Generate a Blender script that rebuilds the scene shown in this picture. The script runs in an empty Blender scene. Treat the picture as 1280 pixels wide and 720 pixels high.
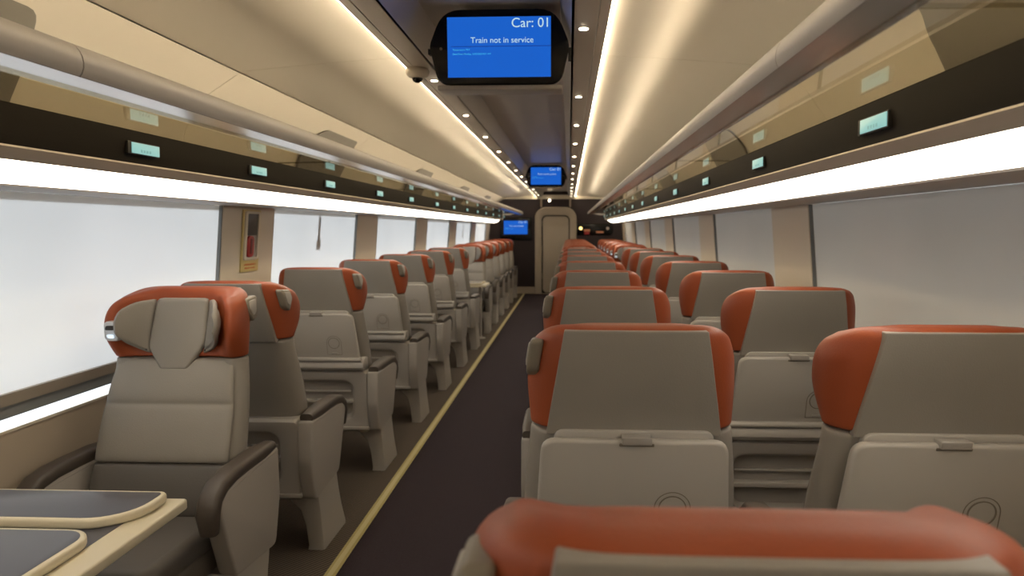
import bpy, bmesh, math, random
from mathutils import Vector, Matrix
random.seed(7)
S = bpy.context.scene
COL = S.collection
PI = math.pi
R = math.radians

# ------------------------------------------------------------------ camera
CAMX, H = 0.30, 1.49
cam_d = bpy.data.cameras.new('camera')
cam = bpy.data.objects.new('camera', cam_d)
COL.objects.link(cam)
cam.location = (CAMX, 0, H)
YAW, PITCH = 2.5, 3.0
cam.rotation_euler = (R(90 - PITCH), 0, R(YAW))
cam_d.sensor_width = 36
cam_d.lens = 24.0
F = 853.3
cam_d.shift_x = -((711 - 640) - F * math.tan(R(YAW))) / 1280
cam_d.shift_y = -((360 - 286) - F * math.tan(R(PITCH))) / 1280
cam_d.clip_start = 0.05
cam_d.dof.use_dof = True
cam_d.dof.focus_distance = 1.9
cam_d.dof.aperture_fstop = 4.0
S.camera = cam

# ------------------------------------------------------------------ world, sun, exposure
S.view_settings.view_transform = 'Standard'
S.view_settings.look = 'None'
S.view_settings.gamma = 1
S.view_settings.use_curve_mapping = False
S.view_settings.exposure = 0.60
w = bpy.data.worlds.new('world'); S.world = w
w.use_nodes = True
bg = w.node_tree.nodes['Background']
bg.inputs[0].default_value = (1.0, 0.95, 0.90, 1)
bg.inputs[1].default_value = 0.16
sun_d = bpy.data.lights.new('sun', 'SUN')
sun_d.energy = 8.6
sun_d.color = (0.76, 0.87, 1.0)
sun_d.angle = R(4)
sun = bpy.data.objects.new('sun', sun_d)
COL.objects.link(sun)
sun.location = (-6, 4, 6)
sun.rotation_euler = (0, R(-44), 0)       # shines towards +x, falling on the left windows
LIGHT_STRIP, LED_STRIP, DOWNLIGHT, RACK_FILL = 5.0, 19.0, 12.0, 20.0
WARM = (1.0, 0.84, 0.60)

# ------------------------------------------------------------------ materials
MATS = {}
def mat(name, col, rough=0.5, metal=0.0, emit=None, es=0.0, bump=0.0, bscale=200.0, vary=0.0, vscale=6.0, coat=0.0, spec=None, trans=None):
    if name in MATS: return MATS[name]
    m = bpy.data.materials.new(name); m.use_nodes = True
    nt = m.node_tree; b = nt.nodes['Principled BSDF']
    b.inputs['Base Color'].default_value = (*col, 1)
    b.inputs['Roughness'].default_value = rough
    b.inputs['Metallic'].default_value = metal
    if coat: b.inputs['Coat Weight'].default_value = coat; b.inputs['Coat Roughness'].default_value = 0.1
    if spec is not None: b.inputs['Specular IOR Level'].default_value = spec
    if emit:
        b.inputs['Emission Color'].default_value = (*emit, 1)
        b.inputs['Emission Strength'].default_value = es
    tc = nt.nodes.new('ShaderNodeTexCoord')
    if vary:
        n = nt.nodes.new('ShaderNodeTexNoise'); n.inputs['Scale'].default_value = vscale; n.inputs['Detail'].default_value = 4
        nt.links.new(tc.outputs['Object'], n.inputs['Vector'])
        mx = nt.nodes.new('ShaderNodeMix'); mx.data_type = 'RGBA'
        nt.links.new(n.outputs['Fac'], mx.inputs['Factor'])
        mx.inputs['A'].default_value = (*[c * (1 - vary) for c in col], 1)
        mx.inputs['B'].default_value = (*[min(1, c * (1 + vary)) for c in col], 1)
        nt.links.new(mx.outputs['Result'], b.inputs['Base Color'])
    if bump:
        n = nt.nodes.new('ShaderNodeTexNoise'); n.inputs['Scale'].default_value = bscale; n.inputs['Detail'].default_value = 3
        nt.links.new(tc.outputs['Object'], n.inputs['Vector'])
        bp = nt.nodes.new('ShaderNodeBump'); bp.inputs['Strength'].default_value = bump; bp.inputs['Distance'].default_value = 0.002
        nt.links.new(n.outputs['Fac'], bp.inputs['Height'])
        nt.links.new(bp.outputs['Normal'], b.inputs['Normal'])
    MATS[name] = m
    return m

GREY = mat('grey_leather', (0.262, 0.240, 0.216), 0.5, bump=0.25, bscale=260, vary=0.05)
GREY_SIDE = GREY
DGREY = mat('charcoal_leather', (0.095, 0.085, 0.077), 0.48, bump=0.25, bscale=260, vary=0.05)
ORANGE = mat('orange_leather', (0.295, 0.064, 0.022), 0.47, spec=0.35, bump=0.25, bscale=240, vary=0.05)
PLAST = mat('light_grey_plastic', (0.44, 0.415, 0.385), 0.42)
PLAST2 = mat('warm_grey_plastic', (0.385, 0.36, 0.335), 0.45)
HANDLE = mat('taupe_plastic', (0.20, 0.175, 0.14), 0.4)
SILVER = mat('silver_plastic', (0.55, 0.55, 0.56), 0.3, 0.4)
PAD = mat('dark_armrest_vinyl', (0.075, 0.060, 0.050), 0.45)
DARKP = mat('dark_recess_plastic', (0.13, 0.112, 0.095), 0.5)
SEAM = mat('dark_seam', (0.02, 0.018, 0.016), 0.7)
BLACK = mat('black_gloss', (0.004, 0.004, 0.005), 0.18, spec=0.25)
BLACKM = mat('black_matt', (0.008, 0.007, 0.007), 0.6)
CREAM = mat('cream_panel', (0.72, 0.65, 0.54), 0.45)
CEIL = mat('cream_satin_ceiling', (0.62, 0.565, 0.485), 0.34, metal=0.40)
CEILC = mat('grey_centre_ceiling', (0.42, 0.37, 0.33), 0.38)
CEILR = mat('grey_recess_ceiling', (0.55, 0.52, 0.50), 0.34)
TAN = mat('tan_pillar_panel', (0.72, 0.64, 0.53), 0.45)
WALLM = mat('beige_lower_wall', (0.46, 0.39, 0.31), 0.5)
ALU = mat('brushed_rail', (0.385, 0.36, 0.335), 0.48, metal=0.25)
FASCIA = mat('dark_brown_fascia', (0.008, 0.006, 0.005), 0.65, spec=0.12)
SOFFIT = mat('soffit_grey', (0.42, 0.38, 0.36), 0.45)
ENDW = mat('aubergine_end_wall', (0.030, 0.0195, 0.024), 0.6)
DOORM = mat('beige_door', (0.50, 0.44, 0.36), 0.45)
TEAL = mat('seat_number_display', (0.10, 0.2, 0.2), 0.3, emit=(0.28, 0.62, 0.64), es=0.42)
TEALD = mat('display_digits', (0.05, 0.12, 0.12), 0.4, emit=(0.20, 0.46, 0.46), es=0.45)
SCREEN = mat('blue_screen', (0.0, 0.005, 0.02), 0.35, spec=0.08, emit=(0.012, 0.125, 0.62), es=0.62)
SCREENL = mat('dark_blue_line', (0.0, 0.02, 0.1), 0.3, emit=(0.006, 0.05, 0.33), es=0.6)
WTEXT = mat('white_screen_text', (0.3, 0.3, 0.3), 0.3, emit=(0.62, 0.88, 0.95), es=0.5)
CTEXT = mat('cyan_screen_text', (0.1, 0.3, 0.3), 0.3, emit=(0.05, 0.50, 0.78), es=0.6)
STRIPM = mat('light_strip_diffuser', (0.9, 0.85, 0.75), 0.4, emit=(1.0, 0.90, 0.74), es=LIGHT_STRIP)
LEDM = mat('warm_led_strip', (0.9, 0.8, 0.6), 0.4, emit=WARM, es=LED_STRIP)
LIP = mat('polished_lip', (0.66, 0.67, 0.70), 0.16, metal=0.9)
RACKM = mat('rack_fill_strip', (0.9, 0.8, 0.6), 0.4, emit=WARM, es=RACK_FILL)  # glow of the added strip behind the rack rail
DOWNM = mat('downlight_lens', (0.9, 0.8, 0.6), 0.3, emit=(1.0, 0.84, 0.60), es=DOWNLIGHT)
TBLRIM = mat('cream_table_edge', (0.62, 0.56, 0.42), 0.35)
YEL = mat('yellow_floor_strip', (0.56, 0.48, 0.20), 0.5, vary=0.15, vscale=12)
YELD = mat('yellow_floor_strip_core', (0.72, 0.66, 0.38), 0.5)
RED = mat('red_handle', (0.42, 0.03, 0.03), 0.4)
STICK = mat('yellow_sticker', (0.68, 0.55, 0.24), 0.5)
ORTXT = mat('orange_print', (0.75, 0.16, 0.04), 0.5)
GRASSY = mat('pale_concrete', (0.62, 0.58, 0.53), 0.8, vary=0.1, vscale=2)
ROOFM = mat('roof_metal', (0.3, 0.3, 0.3), 0.5)
FRAME = mat('taupe_window_rail', (0.32, 0.28, 0.235), 0.4)
FRAME2 = mat('grey_window_rail', (0.20, 0.205, 0.205), 0.35)
AMBER = mat('amber_lamp', (0.5, 0.4, 0.2), 0.3, emit=(1.0, 0.70, 0.22), es=2.0)

def weave(name, c1, c2, rough, scale, diag=True):
    m = mat(name, c1, rough); nt = m.node_tree; b = nt.nodes['Principled BSDF']
    tc = nt.nodes.new('ShaderNodeTexCoord'); mp = nt.nodes.new('ShaderNodeMapping')
    nt.links.new(tc.outputs['Object'], mp.inputs['Vector'])
    if diag: mp.inputs['Rotation'].default_value = (0, 0, R(38))
    wv = nt.nodes.new('ShaderNodeTexWave'); wv.inputs['Scale'].default_value = scale; wv.inputs['Distortion'].default_value = 0.4
    nt.links.new(mp.outputs['Vector'], wv.inputs['Vector'])
    mx = nt.nodes.new('ShaderNodeMix'); mx.data_type = 'RGBA'
    mx.inputs['A'].default_value = (*c1, 1); mx.inputs['B'].default_value = (*c2, 1)
    nt.links.new(wv.outputs['Fac'], mx.inputs['Factor'])
    nt.links.new(mx.outputs['Result'], b.inputs['Base Color'])
    return m
RIBBED = weave('ribbed_floor_covering', (0.030, 0.024, 0.019), (0.16, 0.125, 0.10), 0.8, 18)
TBLTOP = weave('dark_woven_laminate', (0.055, 0.055, 0.068), (0.085, 0.085, 0.105), 0.28, 90)
CARPET = mat('aubergine_carpet', (0.030, 0.0185, 0.0255), 0.95, bump=0.6, bscale=500, vary=0.35, vscale=120)

def glassy(name, tint, gloss, rough=0.03, refl=(1, 1, 1)):
    m = bpy.data.materials.new(name); m.use_nodes = True; nt = m.node_tree
    nt.nodes.clear(); out = nt.nodes.new('ShaderNodeOutputMaterial')
    tr = nt.nodes.new('ShaderNodeBsdfTransparent'); tr.inputs[0].default_value = (*tint, 1)
    gl = nt.nodes.new('ShaderNodeBsdfGlossy'); gl.inputs['Roughness'].default_value = rough; gl.inputs[0].default_value = (*refl, 1)
    fr = nt.nodes.new('ShaderNodeFresnel'); fr.inputs[0].default_value = 1.5
    mth = nt.nodes.new('ShaderNodeMath'); mth.operation = 'MULTIPLY'; mth.inputs[1].default_value = gloss; mth.use_clamp = True
    mx = nt.nodes.new('ShaderNodeMixShader')
    geo = nt.nodes.new('ShaderNodeNewGeometry'); inv = nt.nodes.new('ShaderNodeMath'); inv.operation = 'SUBTRACT'; inv.inputs[0].default_value = 1.0
    nt.links.new(geo.outputs['Backfacing'], inv.inputs[1])
    m2 = nt.nodes.new('ShaderNodeMath'); m2.operation = 'MULTIPLY'; nt.links.new(fr.outputs[0], m2.inputs[0]); nt.links.new(inv.outputs[0], m2.inputs[1])
    nt.links.new(m2.outputs[0], mth.inputs[0]); nt.links.new(mth.outputs[0], mx.inputs[0])
    nt.links.new(tr.outputs[0], mx.inputs[1]); nt.links.new(gl.outputs[0], mx.inputs[2])
    nt.links.new(mx.outputs[0], out.inputs[0])
    return m
PANE = glassy('window_glass', (0.93, 0.94, 0.95), 1.0)
SHELFG = glassy('smoked_shelf_glass', (0.78, 0.75, 0.66), 0.8)

def blind_mat(name, col, tr):
    m = bpy.data.materials.new(name); m.use_nodes = True; nt = m.node_tree
    nt.nodes.clear(); out = nt.nodes.new('ShaderNodeOutputMaterial')
    df = nt.nodes.new('ShaderNodeBsdfDiffuse'); tl = nt.nodes.new('ShaderNodeBsdfTranslucent')
    tc = nt.nodes.new('ShaderNodeTexCoord')
    n = nt.nodes.new('ShaderNodeTexNoise'); n.inputs['Scale'].default_value = 1.2; n.inputs['Detail'].default_value = 2
    mp = nt.nodes.new('ShaderNodeMapping'); mp.inputs['Scale'].default_value = (1, 1, 1.5)
    wv = nt.nodes.new('ShaderNodeTexWave'); wv.inputs['Scale'].default_value = 60; wv.bands_direction = 'Z'
    nt.links.new(tc.outputs['Object'], wv.inputs['Vector'])
    nt.links.new(tc.outputs['Object'], mp.inputs['Vector']); nt.links.new(mp.outputs[0], n.inputs['Vector'])
    ad = nt.nodes.new('ShaderNodeMath'); ad.operation = 'MULTIPLY_ADD'; ad.inputs[1].default_value = 0.06
    nt.links.new(wv.outputs['Fac'], ad.inputs[0]); nt.links.new(n.outputs['Fac'], ad.inputs[2])
    mx0 = nt.nodes.new('ShaderNodeMix'); mx0.data_type = 'RGBA'
    mx0.inputs['A'].default_value = (*[c * 0.90 for c in col], 1); mx0.inputs['B'].default_value = (*[min(1, c * 1.06) for c in col], 1)
    nt.links.new(ad.outputs[0], mx0.inputs['Factor'])
    for d in (df, tl): nt.links.new(mx0.outputs['Result'], d.inputs[0])
    mx = nt.nodes.new('ShaderNodeMixShader'); mx.inputs[0].default_value = tr
    nt.links.new(df.outputs[0], mx.inputs[1]); nt.links.new(tl.outputs[0], mx.inputs[2]); nt.links.new(mx.outputs[0], out.inputs[0])
    return m
BLIND = blind_mat('pale_blind_fabric', (0.83, 0.81, 0.78), 0.5)

# ------------------------------------------------------------------ mesh helpers
class G:
    def __init__(s): s.v = []; s.f = []; s.m = []
    def add(s, vs, fs, mi=0):
        o = len(s.v); s.v += [tuple(v) for v in vs]
        s.f += [tuple(i + o for i in f) for f in fs]; s.m += [mi] * len(fs); return s
    def box(s, x0, x1, y0, y1, z0, z1, mi=0):
        v = [(x, y, z) for x in (x0, x1) for y in (y0, y1) for z in (z0, z1)]
        return s.add(v, [(0, 1, 3, 2), (4, 6, 7, 5), (0, 4, 5, 1), (2, 3, 7, 6), (0, 2, 6, 4), (1, 5, 7, 3)], mi)
    def loft(s, rings, caps=True, mi=0, closed=True):
        n = len(rings[0]); v = [p for r in rings for p in r]; f = []
        for k in range(len(rings) - 1):
            for i in range(n if closed else n - 1):
                j = (i + 1) % n
                f.append((k * n + i, k * n + j, (k + 1) * n + j, (k + 1) * n + i))
        if caps:
            f.append(tuple(range(n))[::-1]); f.append(tuple((len(rings) - 1) * n + i for i in range(n)))
        return s.add(v, f, mi)
    def prism(s, poly, y0, y1, mi=0):                 # poly of (x, z), run along y
        return s.loft([[(p[0], y, p[1]) for p in poly] for y in (y0, y1)], True, mi)
    def slab(s, loop, d0, d1, bev, place, mi=0, seg=3):  # loop of (a, b); depth from d0 to d1; rounded rims; place(a, b, d)
        rings = []
        ks = [(1 - math.sin(t * PI / 2 / seg), 1 - math.cos(t * PI / 2 / seg)) for t in range(seg + 1)]
        sg = 1 if d1 > d0 else -1
        for a, b in [(bev * k[1], bev * k[0]) for k in ks][::-1]:
            rings.append([place(*p, d0 + sg * b) for p in inset(loop, a)])
        for a, b in [(bev * k[1], bev * k[0]) for k in ks]:
            rings.append([place(*p, d1 - sg * b) for p in inset(loop, a)])
        return s.loft(rings, True, mi)
    def tube(s, pts, r, n=8, mi=0, flat=1.0):
        rings = []
        for i, p in enumerate(pts):
            a = Vector(pts[max(i - 1, 0)]); b = Vector(pts[min(i + 1, len(pts) - 1)])
            d = (b - a).normalized(); u = d.cross(Vector((0, 0, 1)))
            if u.length < 1e-3: u = Vector((1, 0, 0))
            u.normalize(); q = u.cross(d)
            rings.append([tuple(Vector(p) + u * r * math.cos(t) + q * r * flat * math.sin(t)) for t in [2 * PI * k / n for k in range(n)]])
        return s.loft(rings, True, mi)

def inset(loop, d):
    if d == 0: return list(loop)
    n = len(loop)
    area = sum(loop[i][0] * loop[(i + 1) % n][1] - loop[(i + 1) % n][0] * loop[i][1] for i in range(n))
    s = 1 if area > 0 else -1
    out = []
    for i in range(n):
        p0, p, p1 = Vector(loop[i - 1]), Vector(loop[i]), Vector(loop[(i + 1) % n])
        a = (p - p0); b = (p1 - p)
        if a.length < 1e-7: a = b
        if b.length < 1e-7: b = a
        a.normalize(); b.normalize()
        na = Vector((-a.y, a.x)) * s; nb = Vector((-b.y, b.x)) * s
        m = (na + nb)
        if m.length < 1e-5: m = na
        m.normalize(); c = max(0.4, m.dot(na))
        out.append(tuple(p + m * d / c))
    return out

def rrect(x0, x1, z0, z1, r, n=5, rs=None):
    rs = rs or (r, r, r, r)                            # corners: top right, top left, bottom left, bottom right
    cs = [(x1, z1, 0, rs[0]), (x0, z1, 90, rs[1]), (x0, z0, 180, rs[2]), (x1, z0, 270, rs[3])]
    out = []
    for (cx, cz, a, r_) in cs:
        r_ = max(r_, 1e-4)
        ox = cx - r_ if cx == x1 else cx + r_; oz = cz - r_ if cz == z1 else cz + r_
        for k in range(n + 1):
            t = R(a + 90 * k / n); out.append((ox + r_ * math.cos(t), oz + r_ * math.sin(t)))
    return out

def obj(name, g, mats, parent=None, subsurf=0, smooth=35, bevel=0):
    me = bpy.data.meshes.new(name); me.from_pydata(g.v, [], g.f); me.update()
    if not isinstance(mats, (list, tuple)): mats = [mats]
    for m in mats: me.materials.append(m)
    for p, mi in zip(me.polygons, g.m): p.material_index = mi
    bm = bmesh.new(); bm.from_mesh(me)
    bmesh.ops.recalc_face_normals(bm, faces=bm.faces)
    bm.to_mesh(me); bm.free()
    o = bpy.data.objects.new(name, me); COL.objects.link(o)
    if subsurf or bevel:
        if bevel:
            b = o.modifiers.new('b', 'BEVEL'); b.width = bevel; b.segments = 3; b.limit_method = 'ANGLE'; b.angle_limit = R(30)
        if subsurf:
            md = o.modifiers.new('s', 'SUBSURF'); md.levels = subsurf; md.render_levels = subsurf
        dg = bpy.context.evaluated_depsgraph_get()
        me2 = bpy.data.meshes.new_from_object(o.evaluated_get(dg)); me2.name = name
        o.modifiers.clear(); o.data = me2; bpy.data.meshes.remove(me); me = me2
    for p in me.polygons: p.use_smooth = True
    if not subsurf: me.set_sharp_from_angle(angle=R(smooth))
    if parent: o.parent = parent
    return o

def tag(o, label, cat=None, group=None, kind=None):
    o['label'] = label
    if cat: o['category'] = cat
    if group: o['group'] = group
    if kind: o['kind'] = kind
    return o
def empty(name, loc=(0, 0, 0), rz=0):
    o = bpy.data.objects.new(name, None); COL.objects.link(o)
    o.location = loc; o.rotation_euler = (0, 0, rz); o.empty_display_size = 0.1
    return o
def struct(o, label=None):
    o['kind'] = 'structure'
    if label: o['label'] = label
    return o
def copy_tree(o, parent=None, skip=()):
    c = o.copy(); COL.objects.link(c); c.parent = parent
    for ch in list(o.children):
        if ch.name.split('.')[0] not in skip: copy_tree(ch, c, skip)
    return c
ORD = ['nearest', 'second', 'third', 'fourth', 'fifth', 'sixth', 'seventh', 'eighth', 'ninth', 'tenth', 'eleventh', 'twelfth', 'thirteenth', 'fourteenth', 'fifteenth', 'sixteenth']

def interp(z, tab):
    for (a, va), (b, vb) in zip(tab[:-1], tab[1:]):
        if z <= b:
            t = max(0, (z - a) / (b - a)); t = t * t * (3 - 2 * t) if False else t
            return va + (vb - va) * t
    return tab[-1][1]

# ------------------------------------------------------------------ the car body
Y0, Y1 = -1.6, 15.6
WX = lambda z: 1.56 - (z - 0.86) * 0.08 if z > 0.86 else 1.56     # inner wall half width
WZ0, WZ1 = 0.819, 1.615
PIL = [(3.50 + 2.28 * k, 4.12 + 2.28 * k) for k in range(-3, 7)]      # pillars between windows
PIL = [p for p in PIL if p[0] < Y1 - .3]

def cp(y): return y

# floor
g = G(); g.box(-1.62, 1.62, Y0, Y1, -0.06, 0.0)
struct(obj('floor', g, RIBBED), 'dark brown ribbed floor covering under the seats')
g = G(); g.box(-0.70, 0.16, Y0, Y1, 0.0, 0.006)
struct(obj('floor_carpet', g, CARPET), 'dark aubergine aisle carpet')
g = G(); g.box(-0.745, -0.695, Y0, Y1 - 0.1, 0.0, 0.009, 0); g.box(-0.731, -0.709, Y0, Y1 - 0.1, 0.009, 0.0105, 1)
struct(obj('trim_1', g, [YEL, YELD]), 'yellow strip along the left edge of the aisle carpet')

def wall(sx, side):
    g = G()
    def quadbox(y0, y1, z0, z1, t=0.05, off=0.0):
        v = []
        for z in (z0, z1):
            for x in (WX(z) + off, WX(z) + off + t):
                for y in (y0, y1): v.append((sx * x, y, z))
        g.add(v, [(0, 1, 3, 2), (4, 6, 7, 5), (0, 4, 5, 1), (2, 3, 7, 6), (0, 2, 6, 4), (1, 5, 7, 3)], mi)
    mi = 1
    quadbox(Y0, Y1, 0.0, WZ0)
    mi = 0
    quadbox(Y0, Y1, WZ1, 1.68)
    edges = [Y0] + [e for p in PIL for e in p] + [Y1]
    if PIL[0][0] <= Y0: edges = edges[2:]; g_first = PIL[0][1]
    for (a, b) in PIL:
        quadbox(max(a, Y0), b, WZ0, WZ1)
    quadbox(Y1 - 0.12, Y1, WZ0, WZ1)
    struct(obj('wall_' + side, g, [TAN, WALLM]), 'beige %s side wall of the carriage' % side)
    # heater duct along the foot of the wall
    g = G(); g.prism([(sx * 1.56, 0.0), (sx * 1.525, 0.0), (sx * 1.525, 0.14), (sx * 1.54, 0.17), (sx * 1.56, 0.17)], Y0, Y1)
    struct(obj('baseboard_' + side, g, PLAST2), 'grey duct along the foot of the %s wall' % side)
wall(-1, 'left'); wall(1, 'right')

wn = 0
def window(sx, y0, y1, pull, side):
    global wn
    wn += 1
    r = empty('window_%d' % wn, (sx * 1.55, (y0 + y1) / 2, WZ0)); struct(r, '%s carriage window with its pale blind drawn down' % side)
    inv = Vector(r.location)
    def P(x, y, z): return (x - inv.x, y - inv.y, z - inv.z)
    def strip(name, z0, z1, xi, t, m, ya=y0, yb=y1):
        g = G(); v = []
        for z in (z0, z1):
            for x in (WX(z) + xi, WX(z) + xi + t):
                for y in (ya, yb): v.append(P(sx * x, y, z))
        g.add(v, [(0, 1, 3, 2), (4, 6, 7, 5), (0, 4, 5, 1), (2, 3, 7, 6), (0, 2, 6, 4), (1, 5, 7, 3)])
        return obj(name, g, m, r)
    strip('pane', WZ0, WZ1, 0.046, 0.004, PANE, y0, y1)
    strip('blind', 0.935, WZ1 - 0.004, 0.022, 0.002, BLIND, y0 + 0.006, y1 - 0.006)
    strip('bottom_rail', 0.902, 0.942, 0.006, 0.022, FRAME, y0 + 0.006, y1 - 0.006)
    strip('lower_rail', 0.857, 0.902, 0.014, 0.018, FRAME2, y0 + 0.006, y1 - 0.006)
    strip('window_sill', WZ0 - 0.004, WZ0 + 0.004, -0.006, 0.05, CREAM, y0 + 0.004, y1 - 0.004)
    for ya in (y0 + 0.0005, y1 - 0.0085): strip('gasket', WZ0 + 0.004, WZ1 - 0.004, 0.004, 0.016, FRAME2, ya, ya + 0.008)
    if pull:
        g = G(); ym = (y0 + y1) / 2; x = lambda z: sx * (WX(z) + 0.030)
        g.box(*sorted((x(1.5) - inv.x, x(1.5) + sx * 0.004 - inv.x)), -0.022, 0.022, 1.40 - inv.z, 1.59 - inv.z)
        g.slab(rrect(-0.042, 0.042, 1.345, 1.415, 0.015), 0, 0.008, 0.002, lambda a, b, d: (x(b) + sx * d - inv.x, a, b - inv.z))
        obj('release_strap', g, mat('brown_strap', (0.16, 0.09, 0.05), 0.6), r)
spans = []
prev = Y0 if PIL[0][0] > Y0 else PIL[0][1]
for (a, b) in PIL:
    if a > Y0 and a - prev > .2: spans.append((prev, a))
    prev = b
spans.append((prev, Y1 - 0.12))
for i, (a, b) in enumerate(spans):
    mid = (a + b) / 2
    window(-1, a, b, abs(mid - 4.95) < .6 or abs(mid - 11.8) < .6, 'left')
    window(1, a, b, abs(mid - 7.23) < .6, 'right')

# upper side panels behind the racks, side ceilings with panel joints
def ring_profile(sx, pts): return [(sx * x, z) for x, z in pts]
LEDX = 0.438
joints = [Y0] + [y for y in (0.95 + 2.08 * k for k in range(-1, 8)) if Y0 < y < Y1] + [Y1]
for sx, side in ((-1, 'left'), (1, 'right')):
    g = G()
    inner = [(1.495, 1.62), (1.47, 1.80), (1.42, 1.95), (1.32, 2.09), (1.172, 2.185)]
    outer = [(x + 0.03, z + 0.02) for x, z in inner][::-1]
    for a, b in zip(joints[:-1], joints[1:]):
        g.prism(ring_profile(sx, inner + outer), a + 0.002, b - 0.002)
    struct(obj('wall_upper_' + side, g, CREAM, smooth=50), 'cream upper wall panels above the %s luggage rack' % side)
    g = G()
    inner = []
    for k in range(9):
        t = k / 8; x = 0.452 + (1.172 - 0.452) * t; z = 2.245 - 0.040 * t - 0.014 * t * t
        inner.append((x, z))
    outer = [(x, z + 0.02) for x, z in inner][::-1]
    for a, b in zip(joints[:-1], joints[1:]):
        g.prism(ring_profile(sx, inner + outer), a + 0.002, b - 0.002)
    struct(obj('ceiling_' + side, g, CEIL, smooth=50), 'satin cream side ceiling on the %s' % side)
    g = G(); g.prism(ring_profile(sx, [(0.4375, 2.222), (0.4435, 2.222), (0.4435, 2.238), (0.4375, 2.238)]), Y0, Y1 - 0.02)
    o = obj('led_strip', g, LEDM)
    tag(o, 'thin warm light line along the %s edge of the centre ceiling' % side, 'light strip', 'ceiling edge light lines')
    # centre strip carrying the downlights
    g = G(); g.prism(ring_profile(sx, [(0.308, 2.217), (0.398, 2.217), (0.398, 2.26), (0.308, 2.26)]), Y0, Y1)
    g.prism(ring_profile(sx, [(0.402, 2.217), (0.437, 2.217), (0.437, 2.237), (0.402, 2.237)]), Y0, Y1)
    struct(obj('ceiling_strip_' + side, g, CEILC), 'grey ceiling strip with downlights on the %s' % side)
    g = G(); g.prism(ring_profile(sx, [(0.308, 2.217), (0.318, 2.217), (0.275, 2.345), (0.265, 2.34)]), Y0, Y1)
    struct(obj('ceiling_side_' + side, g, CEILR), None)
g = G()
for a, b in zip(joints[:-1], joints[1:]):
    g.box(-0.28, 0.28, a + 0.002, b - 0.002, 2.34, 2.36)
struct(obj('ceiling', g, CEILR), 'grey recessed centre ceiling')
g = G()
ro = [(-1.56, 1.62), (-1.56, 2.25), (-0.7, 2.50), (0.7, 2.50), (1.56, 2.25), (1.56, 1.62)]
ri = [(x * 0.985, z - 0.02 if abs(x) < 1.4 else z) for x, z in ro][::-1]
g.prism(ro + ri, Y0, Y1 + 0.1)
struct(obj('ceiling_sunblock_roof', g, ROOFM))  # unseen outer roof shell, added to block the sun

# end walls
g = G(); g.box(-1.62, 1.62, Y1, Y1 + 0.08, 0, 2.5)
struct(obj('wall_far', g, ENDW), 'dark aubergine end wall')
g = G(); g.box(-1.25, 1.25, Y1 - 0.06, Y1, 2.165, 2.26)
struct(obj('trim_2', g, CREAM), 'cream header across the end of the ceiling')
g = G(); g.box(-1.52, -0.48, Y1 - 0.03, Y1, 0, 0.16); g.box(0.48, 1.52, Y1 - 0.03, Y1, 0, 0.16)
struct(obj('baseboard_far', g, DOORM), 'beige skirting on the end wall')
g = G(); g.box(-1.62, 1.62, Y0 - 0.08, Y0, 0, 2.5)
struct(obj('wall_near', g, CREAM))
# end door with its rounded frame
dc = 0.0
dr = empty('door_1', (dc, Y1, 0)); struct(dr, 'beige door with rounded frame at the far end of the aisle')
g = G(); ol = rrect(-0.475, 0.475, -0.3, 1.985, 0.26, 8, (0.26, 0.26, 0.01, 0.01)); il = rrect(-0.32, 0.32, -0.3, 1.80, 0.12, 8, (0.12, 0.12, 0.01, 0.01))
ol = [(x, max(z, 0)) for x, z in ol]; il = [(x, max(z, 0)) for x, z in il]
mid = [(a[0] * .5 + b[0] * .5, a[1] * .5 + b[1] * .5) for a, b in zip(ol, il)]
g.loft([[(x, 0, z) for x, z in ol], [(x, -0.05, z) for x, z in ol], [(x, -0.075, z) for x, z in inset(ol, .02)], [(x, -0.08, z) for x, z in mid], [(x, -0.05, z) for x, z in il], [(x, 0, z) for x, z in il]], False)
obj('door_frame', g, DOORM, dr)
g = G(); ll = rrect(-0.295, 0.295, 0.03, 1.775, 0.10, 6)
g.slab(ll, -0.001, -0.035, 0.01, lambda a, b, d: (a, d, b))
obj('door_leaf', g, DOORM, dr)
g = G(); g.slab(rrect(-0.32, 0.32, 0.0, 1.80, 0.12, 6), 0, -0.012, 0.001, lambda a, b, d: (a, d, b)); obj('door_gap', g, SEAM, dr)
g = G(); g.box(0.10, 0.22, -0.07, -0.055, 0.93, 0.955); g.box(0.20, 0.22, -0.07, -0.03, 0.93, 0.955)
obj('handle', g, HANDLE, dr)
g = G()
for z in (0.35, 1.0, 1.55): g.box(-0.315, -0.297, -0.055, -0.02, z, z + 0.12)
obj('hinge', g, HANDLE, dr)
for sx in (-1, 1):
    g = G(); g.box(0.0 + sx * 0.33 - 0.02, sx * 0.33 + 0.02, Y1 - 0.03, Y1, 1.985, 2.165)
    struct(obj('trim_%d' % (3 if sx < 0 else 4), g, DOORM))
# ------------------------------------------------------------------ outside, seen through the gap under the blinds
g = G(); g.box(-40, 40, -40, 60, -0.4, -0.3)
struct(obj('ground', g, GRASSY), 'pale ground outside')

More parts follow.
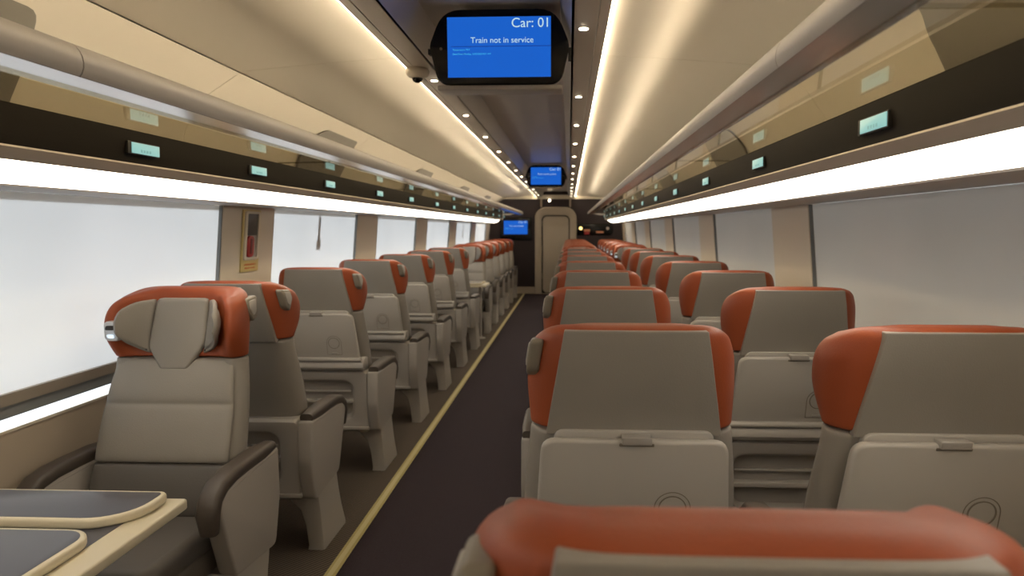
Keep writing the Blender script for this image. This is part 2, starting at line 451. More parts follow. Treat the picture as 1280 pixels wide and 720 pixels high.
# ------------------------------------------------------------------ luggage racks
for sx, side in ((-1, 'left'), (1, 'right')):
    ra = empty('luggage_rack', (sx * 1.2, 6.5, 1.60))
    tag(ra, 'overhead luggage rack with metal rail and smoked glass shelf along the %s side' % side, 'luggage rack', 'overhead luggage racks')
    ox, oy, oz = ra.location
    def prof(pts, mats, name, y0=Y0, y1=15.1, par=ra, smooth=50, segs=None):
        g = G()
        for a, b in (segs or [(y0, y1)]):
            g.prism([(sx * x - ox, z - oz) for x, z in pts], a - oy, b - oy)
        return obj(name, g, mats, par, smooth=smooth)
    n = 20; rail = []
    for k in range(n):
        t = 2 * PI * k / n
        u, v = 0.030 * math.cos(t), 0.0405 * math.sin(t)
        a = R(-18)
        rail.append((0.742 + u * math.cos(a) - v * math.sin(a), 1.839 + u * math.sin(a) + v * math.cos(a)))
    sy = [Y0, 1.40, 5.6, 9.8, 15.1]
    rl = prof(rail, ALU, 'rail', segs=[(a + 0.002, b - 0.002) for a, b in zip(sy[:-1], sy[1:])])
    prof([(0.765, 1.792), (1.005, 1.789), (1.005, 1.781), (0.765, 1.784)], SHELFG, 'glass_shelf', segs=[(a + 0.002, b - 0.002) for a, b in zip([j for j in joints if j < 13], [j for j in joints if j < 13][1:] + [13.3])])
    prof([(1.000, 1.784), (1.006, 1.735), (1.015, 1.686), (1.03, 1.680), (1.46, 1.70), (1.46, 1.775), (1.02, 1.784)], FASCIA, 'fascia', y1=13.3)
    prof([(1.013, 1.688), (1.011, 1.683), (1.0385, 1.6555), (1.047, 1.661), (1.06, 1.684)], SOFFIT, 'soffit', y1=13.3)
    prof([(1.149, 1.606), (1.153, 1.601), (1.497, 1.612), (1.495, 1.625), (1.16, 1.617)], SOFFIT, 'lower_soffit', y1=13.3)
    prof([(0.703, 1.8005), (0.776, 1.7890), (0.776, 1.800), (0.72, 1.808)], LIP, 'rail_lip')
    prof([(0.774, 1.846), (0.780, 1.846), (0.780, 1.866), (0.774, 1.866)], RACKM, 'rack_fill')  # hidden glowing strip added behind the rail to brighten upper wall and ceiling
    # cross arm at the far end of the rack and one near each joint
    g = G()
    for y in (13.7,):
        g.tube([(sx * 0.745 - ox, y - oy, 1.81 - oz), (sx * 0.90 - ox, y - oy, 1.775 - oz), (sx * 1.02 - ox, y - oy, 1.775 - oz), (sx * 1.03 - ox, y - oy, 1.67 - oz)], 0.012)
    obj('end_bracket', g, ALU, ra)
    # the long light under the rack
    lt = empty('strip_light', (sx * 1.05, 6.5, 1.60))
    tag(lt, 'long bright strip light under the %s luggage rack' % side, 'strip light', 'strip lights under the racks')
    g = G(); lx, ly, lz = lt.location
    segs = [Y0] + [2.0 * k + 1.4 for k in range(0, 6)] + [13.3]
    for a, b in zip(segs[:-1], segs[1:]):
        g.prism([(sx * 1.040 - lx, 1.661 - lz), (sx * 1.10 - lx, 1.623 - lz), (sx * 1.15 - lx, 1.606 - lz), (sx * 1.153 - lx, 1.612 - lz), (sx * 1.104 - lx, 1.629 - lz), (sx * 1.046 - lx, 1.667 - lz)], a + 0.002 - ly, b - 0.002 - ly)
    obj('diffuser', g, STRIPM, lt)
    # seat number displays
    ys = [2.05, 2.82, 3.68, 4.66, 5.6, 6.7, 7.7] if sx < 0 else [1.62, 2.58, 3.55, 4.55, 5.55, 6.55, 7.55]
    ys = ys + [ys[-1] + 1.0 * (q + 1) for q in range(6)]
    for k, y in enumerate(ys):
        nd = empty('seat_number_display', (sx * 1.006, y, 1.733))
        tag(nd, 'pale teal seat number display on the dark %s rack edge, %s from the camera' % (side, ORD[k]), 'display', 'seat number displays')
        nd.rotation_euler = (0, 0, PI / 2 if sx > 0 else -PI / 2)
        g = G(); g.slab(rrect(-0.078, 0.078, -0.020, 0.018, 0.002, 2), 0.0, 0.010, 0.001, lambda a, b, d: (a, d - 0.002, b))
        # local: front faces -y after rotation => towards the aisle
        bz = obj('bezel', G().add([], []) if False else g, BLACKM, nd)
        g = G(); g.slab(rrect(-0.074, 0.062, -0.017, 0.015, 0.001, 2), 0.0, 0.003, 0.0005, lambda a, b, d: (a, d + 0.007, b))
        obj('lit_panel', g, TEAL, nd)
        g = G()
        for q in range(4): g.box(-0.03 + q * 0.014, -0.022 + q * 0.014, 0.0095, 0.0105, -0.012, -0.004)
        obj('digits', g, TEALD, nd)
# rounded-top grey panels on the upper wall behind the racks
for i, y in enumerate([1.65, 4.68, 7.5, 10.4, 13.3]):
    for sx, side in ((-1, 'left'), (1, 'right')):
        g = G(); lp = rrect(-0.40, 0.40, 1.84, 2.125, 0.12, 8, (0.13, 0.13, 0.01, 0.01))
        wx = lambda z: interp(z, [(1.62, 1.495), (1.80, 1.47), (1.95, 1.42), (2.09, 1.32), (2.185, 1.172)])
        g.slab(lp, 0, 0.018, 0.005, lambda a, b, d: (sx * (wx(b) - 0.006 - d), y + a, b))
        o = obj('rounded_panel', g, mat('grey_cover', (0.22, 0.20, 0.17), 0.45))
        o['kind'] = 'structure'

# downlights
def downlight(x, y, label, grp):
    r = empty('downlight', (x, y, 2.217)); tag(r, label, 'downlight', grp)
    def disc(rr_, z0, z1, m, nm, n=20):
        g = G(); g.loft([[(rr_ * math.cos(2 * PI * k / n), rr_ * math.sin(2 * PI * k / n), z) for k in range(n)] for z in (z0, z1)])
        obj(nm, g, m, r)
    disc(0.021, 0.001, -0.003, ALU, 'bezel'); disc(0.0165, -0.003, -0.005, DOWNM, 'lens')
ly = [3.36 + 1.03 * k for k in range(12) if 3.36 + 1.03 * k < Y1 - .2]
for k, y in enumerate(ly): downlight(-0.36, y, 'small round downlight in the left ceiling strip, %s from the camera' % ORD[k], 'left row of downlights')
ry = [2.52, 3.8] + [4.84 + 1.04 * k for k in range(11) if 4.84 + 1.04 * k < Y1 - .2]
for k, y in enumerate(ry): downlight(0.352, y, 'small round downlight in the right ceiling strip, %s from the camera' % ORD[k], 'right row of downlights')

# dome camera
r = empty('dome_camera', (-0.39, 3.12, 2.217)); tag(r, 'small white dome camera under the left ceiling strip', 'camera')
def rev(name, prof, m, par, n=28):
    g = G(); g.loft([[(rr_ * math.cos(2 * PI * k / n), rr_ * math.sin(2 * PI * k / n), z) for k in range(n)] for rr_, z in prof]); return obj(name, g, m, par, smooth=50)
rev('housing', [(0.048, 0.0), (0.054, -0.010), (0.053, -0.022), (0.046, -0.035), (0.030, -0.043), (0.001, -0.044)], mat('white_plastic', (0.55, 0.50, 0.42), 0.4), r)
rev('lens_dome', [(0.024, -0.040), (0.024, -0.048), (0.018, -0.058), (0.008, -0.063), (0.001, -0.064)], BLACK, r)

# monitors
def text(body, size, x, z, m, name, par, y=-0.001, align='LEFT', bold=0.0):
    c = bpy.data.curves.new(name, 'FONT'); c.body = body; c.size = size; c.align_x = align; c.extrude = 0.0004; c.offset = bold
    o = bpy.data.objects.new(name, c); COL.objects.link(o)
    dg = bpy.context.evaluated_depsgraph_get()
    me = bpy.data.meshes.new_from_object(o.evaluated_get(dg)); me.name = name
    me.materials.clear(); me.materials.append(m)
    bpy.data.objects.remove(o); bpy.data.curves.remove(c)
    t = bpy.data.objects.new(name, me); COL.objects.link(t); t.parent = par
    t.rotation_euler = (PI / 2, 0, 0); t.location = (x, y, z)
    return t
def screen_face(r, w_, h_, cx, cz, y):
    g = G(); g.slab([(cx - w_ / 2, cz - h_ / 2), (cx + w_ / 2, cz - h_ / 2), (cx + w_ / 2, cz + h_ / 2), (cx - w_ / 2, cz + h_ / 2)], y + 0.004, y, 0.0005, lambda a, b, d: (a, d, b), seg=1)
    sc = obj('screen', g, SCREEN, r)
    tr = w_ / 0.40
    text('Car: 01', 0.0400 * tr * 1.25, cx + w_ / 2 - 0.001, cz + h_ / 2 - 0.040 * tr, WTEXT, 'car_number_text', sc, y - 0.001, 'RIGHT')
    text('Train not in service', 0.0308 * tr, cx + 0.012 * tr, cz + 0.016 * tr, WTEXT, 'message_text', sc, y - 0.001, 'CENTER', 0.0)
    g = G(); g.box(cx - w_ / 2 + 0.015 * tr, cx + w_ / 2, y - 0.0008, y, cz + 0.0015 * tr, cz + 0.0045 * tr); obj('divider_line', g, SCREENL, sc)
    text('Temperature: 70 F', 0.0088 * tr, cx - w_ / 2 + 0.02 * tr, cz - 0.012 * tr, CTEXT, 'temperature_text', sc, y - 0.001)
    text('Date/Time: Monday, 10/30/2023 8:21 AM', 0.0088 * tr, cx - w_ / 2 + 0.02 * tr, cz - 0.028 * tr, CTEXT, 'date_text', sc, y - 0.001)
def bez(pts, r, n=5):
    out = []
    m = len(pts)
    for i in range(m):
        p0, p, p1 = Vector(pts[i - 1]), Vector(pts[i]), Vector(pts[(i + 1) % m])
        rr_ = r[i]; a = p + (p0 - p).normalized() * rr_; b = p + (p1 - p).normalized() * rr_
        for k in range(n + 1):
            t = k / n; q = a * (1 - t) ** 2 + p * 2 * t * (1 - t) + b * t ** 2; out.append((q.x, q.y))
    return out
def ceiling_monitor(y, label, cx=0.034, cz=2.176):
    r = empty('ceiling_monitor', (cx, y, cz)); tag(r, label, 'screen', 'monitors hanging over the aisle')
    r.rotation_euler = (R(4), 0, 0)
    lp = bez([(-0.235, -0.138), (0.235, -0.138), (0.268, 0.01), (0.215, 0.142), (-0.215, 0.142), (-0.268, 0.01)][:], [0.05, 0.05, 0.02, 0.07, 0.07, 0.02])
    g = G(); g.slab(lp, 0.03, 0.0, 0.006, lambda a, b, d: (a, d, b)); obj('bezel', g, BLACK, r)
    g = G(); l2 = [(a * 0.93, b * 0.95) for a, b in lp]
    g.loft([[(a, 0.03, b) for a, b in l2], [(a, 0.09, b) for a, b in l2], [(a * 0.95, 0.14, b * 0.3 + 0.10) for a, b in l2]]); obj('rear_housing', g, PLAST2, r, smooth=40)
    g = G(); g.box(-0.24, 0.24, 0.004, 0.16, -0.156, -0.136); obj('chin', g, PLAST2, r, bevel=0.006)
    g = G()
    n = 14; g.loft([[(-0.222 + 0.0055 * math.cos(2 * PI * k / n), yy, -0.002 + 0.0055 * math.sin(2 * PI * k / n)) for k in range(n)] for yy in (0.001, -0.003)]); obj('sensor', g, HANDLE, r)
    g = G(); g.box(0.262, 0.274, 0.01, 0.05, -0.045, 0.0); g.box(-0.274, -0.262, 0.01, 0.05, -0.02, 0.0); obj('side_latch', g, BLACKM, r)
    screen_face(r, 0.393, 0.222, 0.0, 0.002, -0.003)
ceiling_monitor(2.62, 'large monitor hanging from the ceiling nearest the camera, with readable white text')
ceiling_monitor(8.95, 'small distant monitor hanging over the middle of the aisle', 0.0)
r = empty('wall_monitor', (-0.90, Y1 - 0.06, 1.53)); tag(r, 'blue wall monitor on the dark end wall, left of the door', 'screen')
g = G(); g.slab(rrect(-0.36, 0.36, -0.30, 0.22, 0.02), 0.06, 0.0, 0.008, lambda a, b, d: (a, d, b)); obj('bezel', g, BLACK, r)
screen_face(r, 0.54, 0.305, -0.01, -0.01, -0.003)
# control panel right of the door
r = empty('control_panel', (0.86, Y1 - 0.03, 1.48)); tag(r, 'black oval panel with lamps and labels right of the door', 'panel')
g = G(); g.slab(rrect(-0.46, 0.44, -0.14, 0.13, 0.09, 8), 0.03, 0.0, 0.006, lambda a, b, d: (a, d, b)); obj('plate', g, BLACK, r)
def disc_y(r_, cx, cz, y0, y1, m, nm, par, n=18):
    g = G(); g.loft([[(cx + r_ * math.cos(2 * PI * k / n), y, cz + r_ * math.sin(2 * PI * k / n)) for k in range(n)] for y in (y0, y1)]); return obj(nm, g, m, par)
disc_y(0.036, -0.29, 0.02, 0, -0.012, AMBER, 'lamp', r); disc_y(0.034, 0.32, 0.02, 0, -0.012, PLAST, 'dial', r)
g = G(); g.box(-0.22, -0.08, -0.01, 0, -0.05, 0.0); g.box(0.06, 0.23, -0.01, 0, -0.09, -0.045); obj('label_plate', g, mat('salmon_label', (0.7, 0.33, 0.18), 0.5), r)
g = G(); g.box(-0.21, -0.09, -0.012, 0, -0.12, -0.055); obj('red_lever', g, RED, r)
r = empty('spot_lamp', (-0.14, Y1 - 0.06, 2.13)); tag(r, 'small glowing spot lamp above the end door', 'lamp')  # spot lamp over the door, with a glowing lens
disc_y(0.022, 0, 0, 0.0, -0.03, DOWNM, 'lens', r); disc_y(0.03, 0, 0, 0.03, 0.0, ALU, 'bezel', r)
# emergency handle box on the left pillar
r = empty('emergency_handle_box', (-1.512, 3.81, 1.445)); tag(r, 'emergency handle case with red lever and yellow sticker on left pillar', 'handle case')
r.rotation_euler = (R(-4.57), 0, R(-90)); r.scale = (1.2, 1, 0.78); r.location.z = 1.43; r.location.x = -1.507
# local: x along the car, -y.. faces aisle
def PB(a, b, d): return (a, d, b)
g = G(); g.slab(rrect(-0.088, 0.088, -0.235, 0.215, 0.004, 2), -0.006, 0.002, 0.0005, PB); obj('sticker', g, STICK, r)
g = G(); o_ = rrect(-0.070, 0.075, -0.150, 0.205, 0.018); i_ = rrect(-0.052, 0.057, -0.132, 0.187, 0.010)
g.loft([[(a, 0.0, b) for a, b in o_], [(a, 0.010, b) for a, b in o_], [(a, 0.012, b) for a, b in inset(o_, .003)], [(a, 0.012, b) for a, b in i_], [(a, 0.003, b) for a, b in i_]], False); obj('frame', g, CREAM, r)
g = G(); g.slab(rrect(-0.052, 0.057, 0.03, 0.187, 0.004, 2), 0.0, 0.006, 0.0005, PB); obj('dark_window', g, mat('dark_plate', (0.06, 0.05, 0.045), 0.4), r)
g = G(); g.slab(rrect(-0.052, 0.057, -0.132, 0.03, 0.004, 2), 0.0, 0.004, 0.0005, PB); obj('recess', g, PLAST2, r)
g = G(); g.slab(rrect(-0.008, 0.054, -0.128, 0.028, 0.026), 0.004, 0.018, 0.005, PB); obj('lever', g, RED, r)
g = G(); g.slab(rrect(0.012, 0.034, -0.105, 0.008, 0.010), 0.018, 0.0195, 0.0005, PB); obj('lever_slot', g, mat('dark_red', (0.16, 0.01, 0.01), 0.4), r)
def wtext(body, size, z, par):
    t = text(body, size, 0, z, ORTXT, 'sticker_text', par, 0.0035, 'CENTER'); t.rotation_euler = (PI / 2, 0, PI)
wtext('EMERGENCY', 0.021, -0.190, r); wtext('BREAK GLASS', 0.017, -0.214, r)

# ------------------------------------------------------------------ the seat
def yr(z): return (1.20 - z) * 0.25 if z < 1.2 else (1.2 - z) * 0.12
HB = [(.45, .245), (.8, .240), (.9, .222), (1.01, .211), (1.26, .168), (1.3, .165)]
HS = [(.45, .270), (.65, .277), (.8, .275), (.92, .262), (1.01, .247), (1.10, .247), (1.19, .240), (1.24, .228), (1.28, .212)]
FL = [(.45, 0), (.97, 0), (1.05, .018), (1.12, .030), (1.19, .030), (1.25, .018), (1.28, .008)]
TH = [(.45, .155), (.8, .13), (1.04, .115), (1.15, .115), (1.28, .105)]
WD = [(.45, .155), (.8, .135), (.95, .128), (1.005, .135), (1.055, .185), (1.11, .225), (1.17, .232), (1.22, .218), (1.26, .195), (1.28, .18)]
def section(z, shr=0.0, dz=0.0, wingz=0.0):
    hb, hs, t, w_ = interp(z, HB), interp(z, HS), interp(z, TH), interp(z, WD)
    w_ = max(w_, t + 0.004); tw = 0.062; fl = interp(z, FL)
    half = [(0, 0), (hb * .55, 0), (hb, .003), (hs - .004, .048), (hs + fl * .8, max(.07, w_ * .62)), (hs + fl - .45 * tw, w_), (hs + fl * .7 - tw, t + (w_ - t) * .72),
            (hs - tw - .014, t + (w_ - t) * .22), (hs - tw - .065, t), (.085, t), (0, t)]
    m = [None] * 11
    for i, j in ((0, 10), (1, 9), (2, 8), (3, 7), (4, 6)):
        c = ((half[i][0] + half[j][0]) / 2, (half[i][1] + half[j][1]) / 2); m[i] = m[j] = c
    m[0] = m[10] = (0, t / 2)
    m[5] = (half[5][0], half[5][1] - 0.03)
    wz = [0, 0, .0, .18, 1, 1.2, 1, .45, .0, 0, 0]
    pts = [((p[0] + (q[0] - p[0]) * shr), (p[1] + (q[1] - p[1]) * shr), wz[i]) for i, (p, q) in enumerate(zip(half, m))]
    full = [(x, y, k) for x, y, k in pts] + [(-x, y, k) for x, y, k in pts[1:-1][::-1]]
    zz = z + dz
    return [(x, y + yr(zz), zz + k * wingz) for x, y, k in full]
def capfaces(g, base, mi=0):
    # full ring of 20: 0..10 right half, 11..19 left half (mirror of 9..1)
    def L(i): return base + (i if i == 0 or i == 10 else 20 - i)
    for i in range(5):
        for K, fl in ((lambda q: base + q, 0), (L, 1)):
            a, b, c, d = K(i), K(i + 1), K(9 - i), K(10 - i)
            f = (a, b, d) if b == c else (a, b, c, d)
            if i == 4: f = (K(4), K(5), K(6))
            g.f.append(f if not fl else f[::-1]); g.m.append(mi)

def build_seat(hside):
    """seat facing +y; the rear of its headrest is over y = 0; hside: side (-1/+1) of the grab handle (the aisle side)"""
    r = empty('train_seat')
    # backrest body
    g = G(); rings = [section(z) for z in (.45, .47, .58, .72, .86, .95, .995, 1.006)]
    g.loft(rings, False); capfaces(g, 0); capfaces(g, 20 * (len(rings) - 1))
    bk = obj('backrest', g, GREY, r, subsurf=2)
    # headrest
    g = G()
    rings = [section(1.006), section(1.014), section(1.055), section(1.10), section(1.145), section(1.185, 0, 0, -.004), section(1.22, 0, 0, -.010), section(1.242, 0, 0, -.020),
             section(1.254, .10, .001, -.026), section(1.261, .34, .001, -.026), section(1.264, .62, .001, -.026), section(1.264, .85, .001, -.026)]
    g.loft(rings, False); capfaces(g, 0); capfaces(g, 20 * (len(rings) - 1))
    hd = obj('headrest', g, ORANGE, r, subsurf=2)
    # piping round the top of the headrest, rear
    # rear panel
    g = G(); rg = []
    for z in (0.998, 1.003, 1.07, 1.14, 1.20, 1.250, 1.256):
        hb = interp(z, HB) - .004; row = []
        n = 10
        for k in range(n + 1):
            row.append((-hb + 2 * hb * k / n, yr(z) - 0.005, z))
        back = [(x, y + 0.030, zz) for x, y, zz in row[::-1]]
        rg.append(row + back)
    g.loft(rg); obj('rear_panel', g, GREY, r, bevel=0.003)
    # head pillow: centre pad and two side pads on the wings
    def onfront(x, z, d):
        t = interp(z, TH); w_ = interp(z, WD); hs = interp(z, HS)
        ax = abs(x); xi = hs - .062 - .075
        lift = 0
        if ax > xi: lift = (min(1, (ax - xi) / .07)) ** 1.5 * (w_ - t) * .85
        return (x, t + yr(z) + lift + d, z)
    lp = bez([(-.052, .965), (.052, .965), (.110, 1.045), (.100, 1.225), (-.100, 1.225), (-.110, 1.06)], [.01, .01, .02, .02, .02, .02], 3)
    g = G(); g.slab(lp, -0.02, 0.022, 0.012, lambda a, b, d: onfront(a, b, d)); pl = obj('head_pillow', g, GREY, r)
    for s in (-1, 1):
        lp = [(.106, 1.222), (.150, 1.216), (.184, 1.188), (.198, 1.148), (.192, 1.105), (.168, 1.062), (.138, 1.036), (.100, 1.020), (.112, 1.080), (.108, 1.17)]
        lp = bez([(s * a, b) for a, b in lp], [.012] * len(lp), 2)
        g = G(); g.slab(lp, -0.02, 0.020, 0.012, lambda a, b, d: onfront(a, b, d)); obj('pillow_wing', g, GREY, pl)
    # front cushions of the backrest
    def bc(prof_, m, nm, inx=.022):
        g = G(); rg = []
        for z, d in prof_:
            hw = interp(z, HS) - inx
            y = yr(z) + interp(z, TH) - 0.012
            rg.append([(-hw, y, z), (-hw + .004, y + d * .8, z), (-hw + .03, y + d, z), (-hw * .5, y + d * 1.04, z), (0, y + d * 1.05, z), (hw * .5, y + d * 1.04, z), (hw - .03, y + d, z), (hw - .004, y + d * .8, z), (hw, y, z)])
        g.loft(rg); return obj(nm, g, m, r, subsurf=2)
    bc([(.642, .014), (.645, .030), (.67, .036), (.75, .040), (.815, .037), (.835, .034), (.845, .029), (.855, .034), (.875, .037), (.93, .036), (.985, .026), (1.000, .018), (1.002, .006)], GREY, 'back_cushion')
    bc([(.468, .02), (.472, .045), (.52, .052), (.60, .042), (.630, .034), (.638, .030), (.641, .012)], DGREY, 'lumbar_cushion')
    # seat cushion and its base
    g = G(); g.slab(rrect(-.262, .262, .245, .79, .05, 5, (.07, .07, .02, .02)), .385, .475, .030, lambda a, b, d: (a, b, d + (b - .25) * .03)); obj('seat_cushion', g, DGREY, r)
    g = G(); g.slab(rrect(-.25, .25, .27, .75, .04), .30, .40, .02, lambda a, b, d: (a, b, d)); obj('seat_base', g, DARKP, r)
    # arms
    for s in (-1, 1):
        cx = s * .313
        side = bez([(.085, .640), (.50, .640), (.545, .60), (.43, .30), (.12, .27), (.075, .45)], [.01, .03, .03, .03, .03, .02], 4)
        g = G(); g.slab(side, -.033, .033, .010, lambda a, b, d: (cx + d, a, b)); obj('side_panel', g, PLAST2, r, smooth=40)
        path = [(.10, .652), (.20, .655), (.32, .655), (.42, .652), (.49, .640), (.535, .610), (.552, .565), (.545, .50)]
        rg = []
        for i, (a, b) in enumerate(path):
            p0 = Vector(path[max(0, i - 1)]); p1 = Vector(path[min(len(path) - 1, i + 1)]); d = (p1 - p0).normalized(); nn = Vector((-d.y, d.x))
            k = 1 if 0 < i < len(path) - 1 else .8
            sec = rrect(-.036 * k, .036 * k, -.026 * k, .022 * k, .016, 3)
            rg.append([(cx + u, a + nn.x * v, b + nn.y * v) for u, v in sec])
        g = G(); g.loft(rg); obj('armrest', g, PAD, r, smooth=50)
    # pedestals
    for s in (-1, 1):
        g = G(); rg = []
        for z, xa, xb, ya, yb in ((.0, .265, .345, .21, .52), (.015, .268, .345, .212, .52), (.12, .262, .343, .195, .47), (.20, .245, .342, .18, .44), (.255, .20, .341, .165, .425), (.30, .13, .340, .155, .415)):
            rg.append([(s * a, b, z) for a, b in rrect(xa, xb, ya, yb, .012, 2)])
        g.loft(rg); obj('leg', g, PLAST, r, smooth=40)
    # rear shell under the tray with its recess
    def RP(a, b, d): return (a, yr(.66) - .0 + (0.66 - b) * .06 + d, b)
    ol = rrect(-.285, .285, .27, .645, .03); il = rrect(-.225, .19, .345, .585, .06)
    g = G()
    g.loft([[RP(a, b, .10) for a, b in ol], [RP(a, b, -.03) for a, b in ol], [RP(a, b, -.045) for a, b in inset(ol, .012)], [RP(a, b, -.045) for a, b in inset(il, -.01)], [RP(a, b, -.038) for a, b in il], [RP(a, b, .01) for a, b in inset(il, .02)]], True)
    sh = obj('rear_shell', g, PLAST2, r, smooth=40)
    g = G(); g.slab(rrect(-.222, .188, .445, .465, .006), .01, -.034, .003, RP); g.slab(rrect(-.205, .16, .505, .515, .004), .01, -.01, .002, RP); obj('pocket_lip', g, PLAST, sh)
    g = G(); g.slab(rrect(-.285, .285, .285, .305, .006), .05, -.055, .004, RP); obj('lower_bar', g, PLAST2, sh)
    # table at the back
    def TP(a, b, d): return (a, yr(b) + d, b)
    lp = bez([(-.205, .88), (.205, .88), (.187, 1.012), (-.187, 1.012)], [.01, .01, .022, .022], 4)
    g = G(); g.slab(lp, .02, -.016, .005, TP); obj('tray_mount', g, PLAST, r)
    lp = bez([(-.238, .718), (.238, .718), (.219, .995), (-.219, .995)], [.012, .012, .035, .035], 5)
    g = G(); g.slab(lp, -.012, -.042, .010, TP); tt = obj('tray_table', g, PLAST, r, smooth=40)
    n = 28; cx, cz = .095, .818
    def ringy(r0, r1, d0, d1, arc=None):
        g = G(); rg = []
        for rr_, d in ((r0, d0), (r0, d1), (r1, d1), (r1, d0)):
            rg.append([TP(cx + rr_ * math.cos(2 * PI * k / n), cz + rr_ * math.sin(2 * PI * k / n), d) for k in range(n)])
        g.loft(rg, False); return g
    obj('cup_ring', ringy(.031, .034, -.040, -.0445), HANDLE, tt)
    g = G()
    ar = [(cx + .043 * math.cos(R(t)), cz + .043 * math.sin(R(t))) for t in range(0, 181, 12)]
    pth = [(cx + .043, .746)] + ar + [(cx - .043, .746), (cx + .043, .746)]
    for (a, b), (c, d) in zip(pth[:-1], pth[1:]):
        u = Vector((c - a, d - b)); L_ = u.length; u.normalize(); nn = Vector((-u.y, u.x)) * .0012
        g.slab([(a - nn.x, b - nn.y), (c - nn.x, d - nn.y), (c + nn.x, d + nn.y), (a + nn.x, b + nn.y)], -.040, -.0432, .0002, TP, seg=1)
    obj('ring_outline', g, HANDLE, tt)
    g = G(); g.slab(rrect(cx - .018, cx + .018, .749, .759, .003, 2), -.040, -.046, .001, TP); obj('ring_catch', g, PLAST2, tt)
    g = G(); g.slab(rrect(-.030, .040, .986, 1.006, .004, 3), -.015, -.052, .003, TP); obj('tray_latch', g, PLAST2, tt)
    g = G(); g.slab(rrect(-.036, .046, .980, .988, .002, 2), -.015, -.0435, .001, TP); obj('latch_gap', g, HANDLE, tt)
    def SP(a, b, d): return (a, yr(.70) + d, b)
    g = G(); rg = []
    for a in (-.262, -.255, .255, .262):
        k = 1 if abs(a) < .26 else .8
        rg.append([(a, yr(.7) + y, .69 + (z - .69) * k) for y, z in ((.06, .725), (-.018, .722), (-.040, .712), (-.060, .690), (-.062, .668), (-.05, .652), (.06, .640))])
    g.loft(rg); hb_ = obj('tray_hinge_housing', g, PLAST2, r, smooth=40)
    g = G(); g.tube([(-.25, yr(.7) - .052, .716), (.25, yr(.7) - .052, .716)], .0125, 12); obj('hinge_rod', g, PLAST, hb_, smooth=60)
    # grab handle
    def HP(s, a, b, d):   # on the outer face of the wing: a = y offset, b = z
        return (s * (interp(b, HS) - .006 + d), a + yr(b), b)
    s = hside
    lp = bez([(.035, 1.150), (.065, 1.130), (.118, 1.180), (.116, 1.222), (.030, 1.230)], [.012, .012, .015, .012, .014], 4)
    g = G()
    g.slab(lp, -.012, .020, .008, lambda a, b, d: HP(s, a, b, d)); gh = obj('grab_handle', g, HANDLE, r, smooth=50)
    c = (.078, 1.196); l2 = [(c[0] + (a - c[0]) * .62, c[1] + (b - c[1]) * .62) for a, b in lp]
    g = G(); g.slab(l2, .016, .023, .002, lambda a, b, d: HP(s, a, b, d)); obj('handle_inset', g, PLAST2, gh)
    # reading light on the front of the other wing
    s = -hside
    def LP(a, b, d):
        w_ = interp(b, WD); hs = interp(b, HS); return (s * (hs - .046 + a), yr(b) + w_ + d - .012, b)
    g = G(); g.slab(rrect(-.018, .036, 1.075, 1.150, .014), -.04, .006, .004, LP); rl_ = obj('reading_light', g, SILVER, r)
    g = G(); g.slab(rrect(-.008, .026, 1.118, 1.134, .006), .004, .009, .001, LP); obj('light_switch', g, BLACKM, rl_)
    g = G(); g.slab(rrect(-.002, .022, 1.086, 1.101, .005), .004, .009, .001, LP); obj('light_lens', g, mat('lens_white', (0.8, 0.85, 0.9), 0.2, emit=(0.7, 0.85, 1), es=0.6), rl_)
    return r

LY_AWAY = [2.84, 3.88, 4.93, 5.99, 7.05, 8.11]
LY_FACE = [2.66] + [10.15 + 0.99 * k for k in range(6)]
RY_AWAY = [0.485] + [1.57 + 1.06 * k for k in range(7)]
RY_FACE = [9.95 + 1.01 * k for k in range(6)]
protoL = build_seat(1)       # handle on its right: for seats on the left facing away, and right aisle seats facing the camera
protoR = build_seat(-1)
usedp = {1: False, -1: False}
ORDF = ['first', 'second', 'third', 'fourth', 'fifth', 'sixth', 'seventh', 'eighth']
def seat(hs, x, y, face, label, group, handle=True, notray=False):
    p = protoL if hs == 1 else protoR
    if not usedp[hs] and handle and not notray: usedp[hs] = True; o = p
    else: o = copy_tree(p, None, (() if handle else ('grab_handle',)) + (('tray_table', 'tray_mount', 'tray_hinge_housing') if notray else ()))
    o.location = (x, y, 0); o.rotation_euler = (0, 0, PI if face else 0)
    if label.startswith('blurred'): o.scale.z = 0.99
    tag(o, label, 'seat', group)
    return o
SLX, SAX, SWX = -1.175, 0.455, 1.180
seat(-1, SLX, LY_FACE[0], True, 'grey seat with orange headrest facing the camera at the near left table', 'seats facing the camera, left side', notray=True)
for k, y in enumerate(LY_AWAY):
    seat(1, SLX, y, False, ['grey and orange single seat back to back with the near seat that faces the camera',
                            'left single seat with the largest fully visible tray table back'][k] if k < 2 else '%s left single seat showing a tray table on its back, counting from the camera' % ORDF[k - 1],
         'single seats on the left facing away', notray=(k == 0))
for k, y in enumerate(LY_FACE[1:]):
    seat(-1, SLX, y, True, 'left single seat facing the camera beyond the far table, %s from that table' % ORDF[k], 'seats facing the camera, left side')
for k, y in enumerate(RY_AWAY):
    seat(-1, SAX, y + (0.02 if k == 0 else 0), False, 'blurred orange seat top filling the bottom edge, closest to the camera' if k == 0 else 'right aisle seat seen from behind, %s row beyond the closest orange seat top' % ORDF[k - 1],
         'right aisle seats facing away')
for k, y in enumerate(RY_AWAY[1:]):
    seat(1, SWX, y, False, 'window seat on the right seen from behind, %s row counting from the camera' % ORDF[k], 'right window seats facing away', handle=False)
for k, y in enumerate(RY_FACE):
    seat(1, SAX, y, True, 'far right aisle seat facing the camera, %s of the facing rows' % ORDF[k], 'right aisle seats facing the camera')
    seat(-1, SWX, y, True, 'far right window seat facing the camera, %s of the facing rows' % ORDF[k], 'right window seats facing the camera', handle=False)
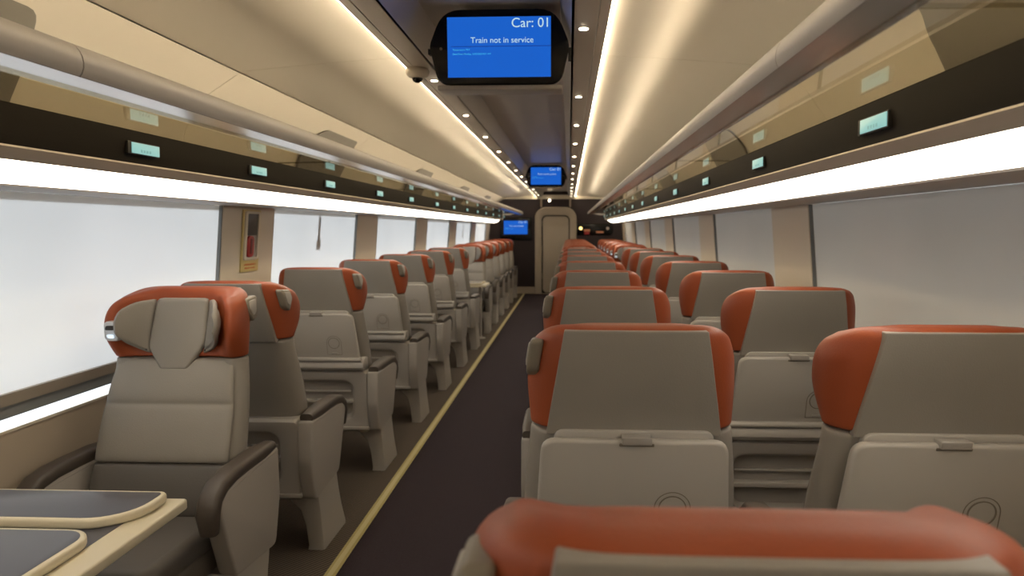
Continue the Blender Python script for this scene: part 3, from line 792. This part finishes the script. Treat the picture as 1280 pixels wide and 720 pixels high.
for p, hs in ((protoL, 1), (protoR, -1)):
    assert usedp[hs]

# ------------------------------------------------------------------ tables
def table(x0, x1, y0, y1, label, leaves):
    cx, cy = (x0 + x1) / 2, (y0 + y1) / 2
    r = empty('table', (cx, cy, 0)); tag(r, label, 'table', 'tables between facing seats')
    hx, hy = (x1 - x0) / 2, (y1 - y0) / 2; Z = 0.745
    lp = rrect(-hx, hx, -hy, hy, .012, 4)
    g = G(); g.slab(lp, Z - .028, Z, .006, lambda a, b, d: (a, b, d)); obj('table_top', g, TBLRIM, r)
    g = G(); g.slab(rrect(-hx + .01, hx - .075, -hy + .01, hy - .01, .003, 2), Z - .01, Z + .0012, .0005, lambda a, b, d: (a, b, d)); obj('woven_inlay', g, TBLTOP, r)
    for (a0, a1, b0, b1, rs) in leaves:
        a0 -= cx; a1 -= cx; b0 -= cy; b1 -= cy
        lp = rrect(a0, a1, b0, b1, .02, 8, rs)
        g = G(); g.slab(lp, Z + .001, Z + .026, .007, lambda a, b, d: (a, b, d)); lf = obj('folding_leaf', g, TBLRIM, r)
        g = G(); g.slab(inset(lp, .013), Z + .02, Z + .0268, .0005, lambda a, b, d: (a, b, d)); obj('leaf_inlay', g, TBLTOP, lf)
    g = G(); g.tube([(hx - .10, 0, 0.0), (hx - .10, 0, Z - .028)], .022, 16); obj('post', g, PLAST2, r)
    rev_ = [(0.07, 0.0), (0.07, 0.008), (0.03, 0.02), (0.022, 0.03)]
    g = G(); g.loft([[(hx - .10 + q * math.cos(2 * PI * k / 24), q * math.sin(2 * PI * k / 24), z) for k in range(24)] for q, z in rev_]); obj('foot', g, PLAST, r)
    g = G(); g.box(-hx - .0, -hx + .05, -hy + .06, hy - .06, Z - .16, Z - .028); obj('wall_bracket', g, PLAST2, r)
table(-1.545, -0.75, 1.06, 1.81, 'near table with folded cream edged leaves under the left window',
      [(-1.52, -0.79, 1.60, 1.795, (.03, .01, .01, .12)), (-1.52, -0.82, 1.08, 1.555, (.07, .01, .01, .07))])
table(-1.545, -0.80, 8.95, 9.45, 'far table with a single post in front of distant seats facing the camera',
      [(-1.52, -0.85, 9.24, 9.43, (.05, .01, .01, .05)), (-1.52, -0.85, 8.97, 9.18, (.05, .01, .01, .05))])
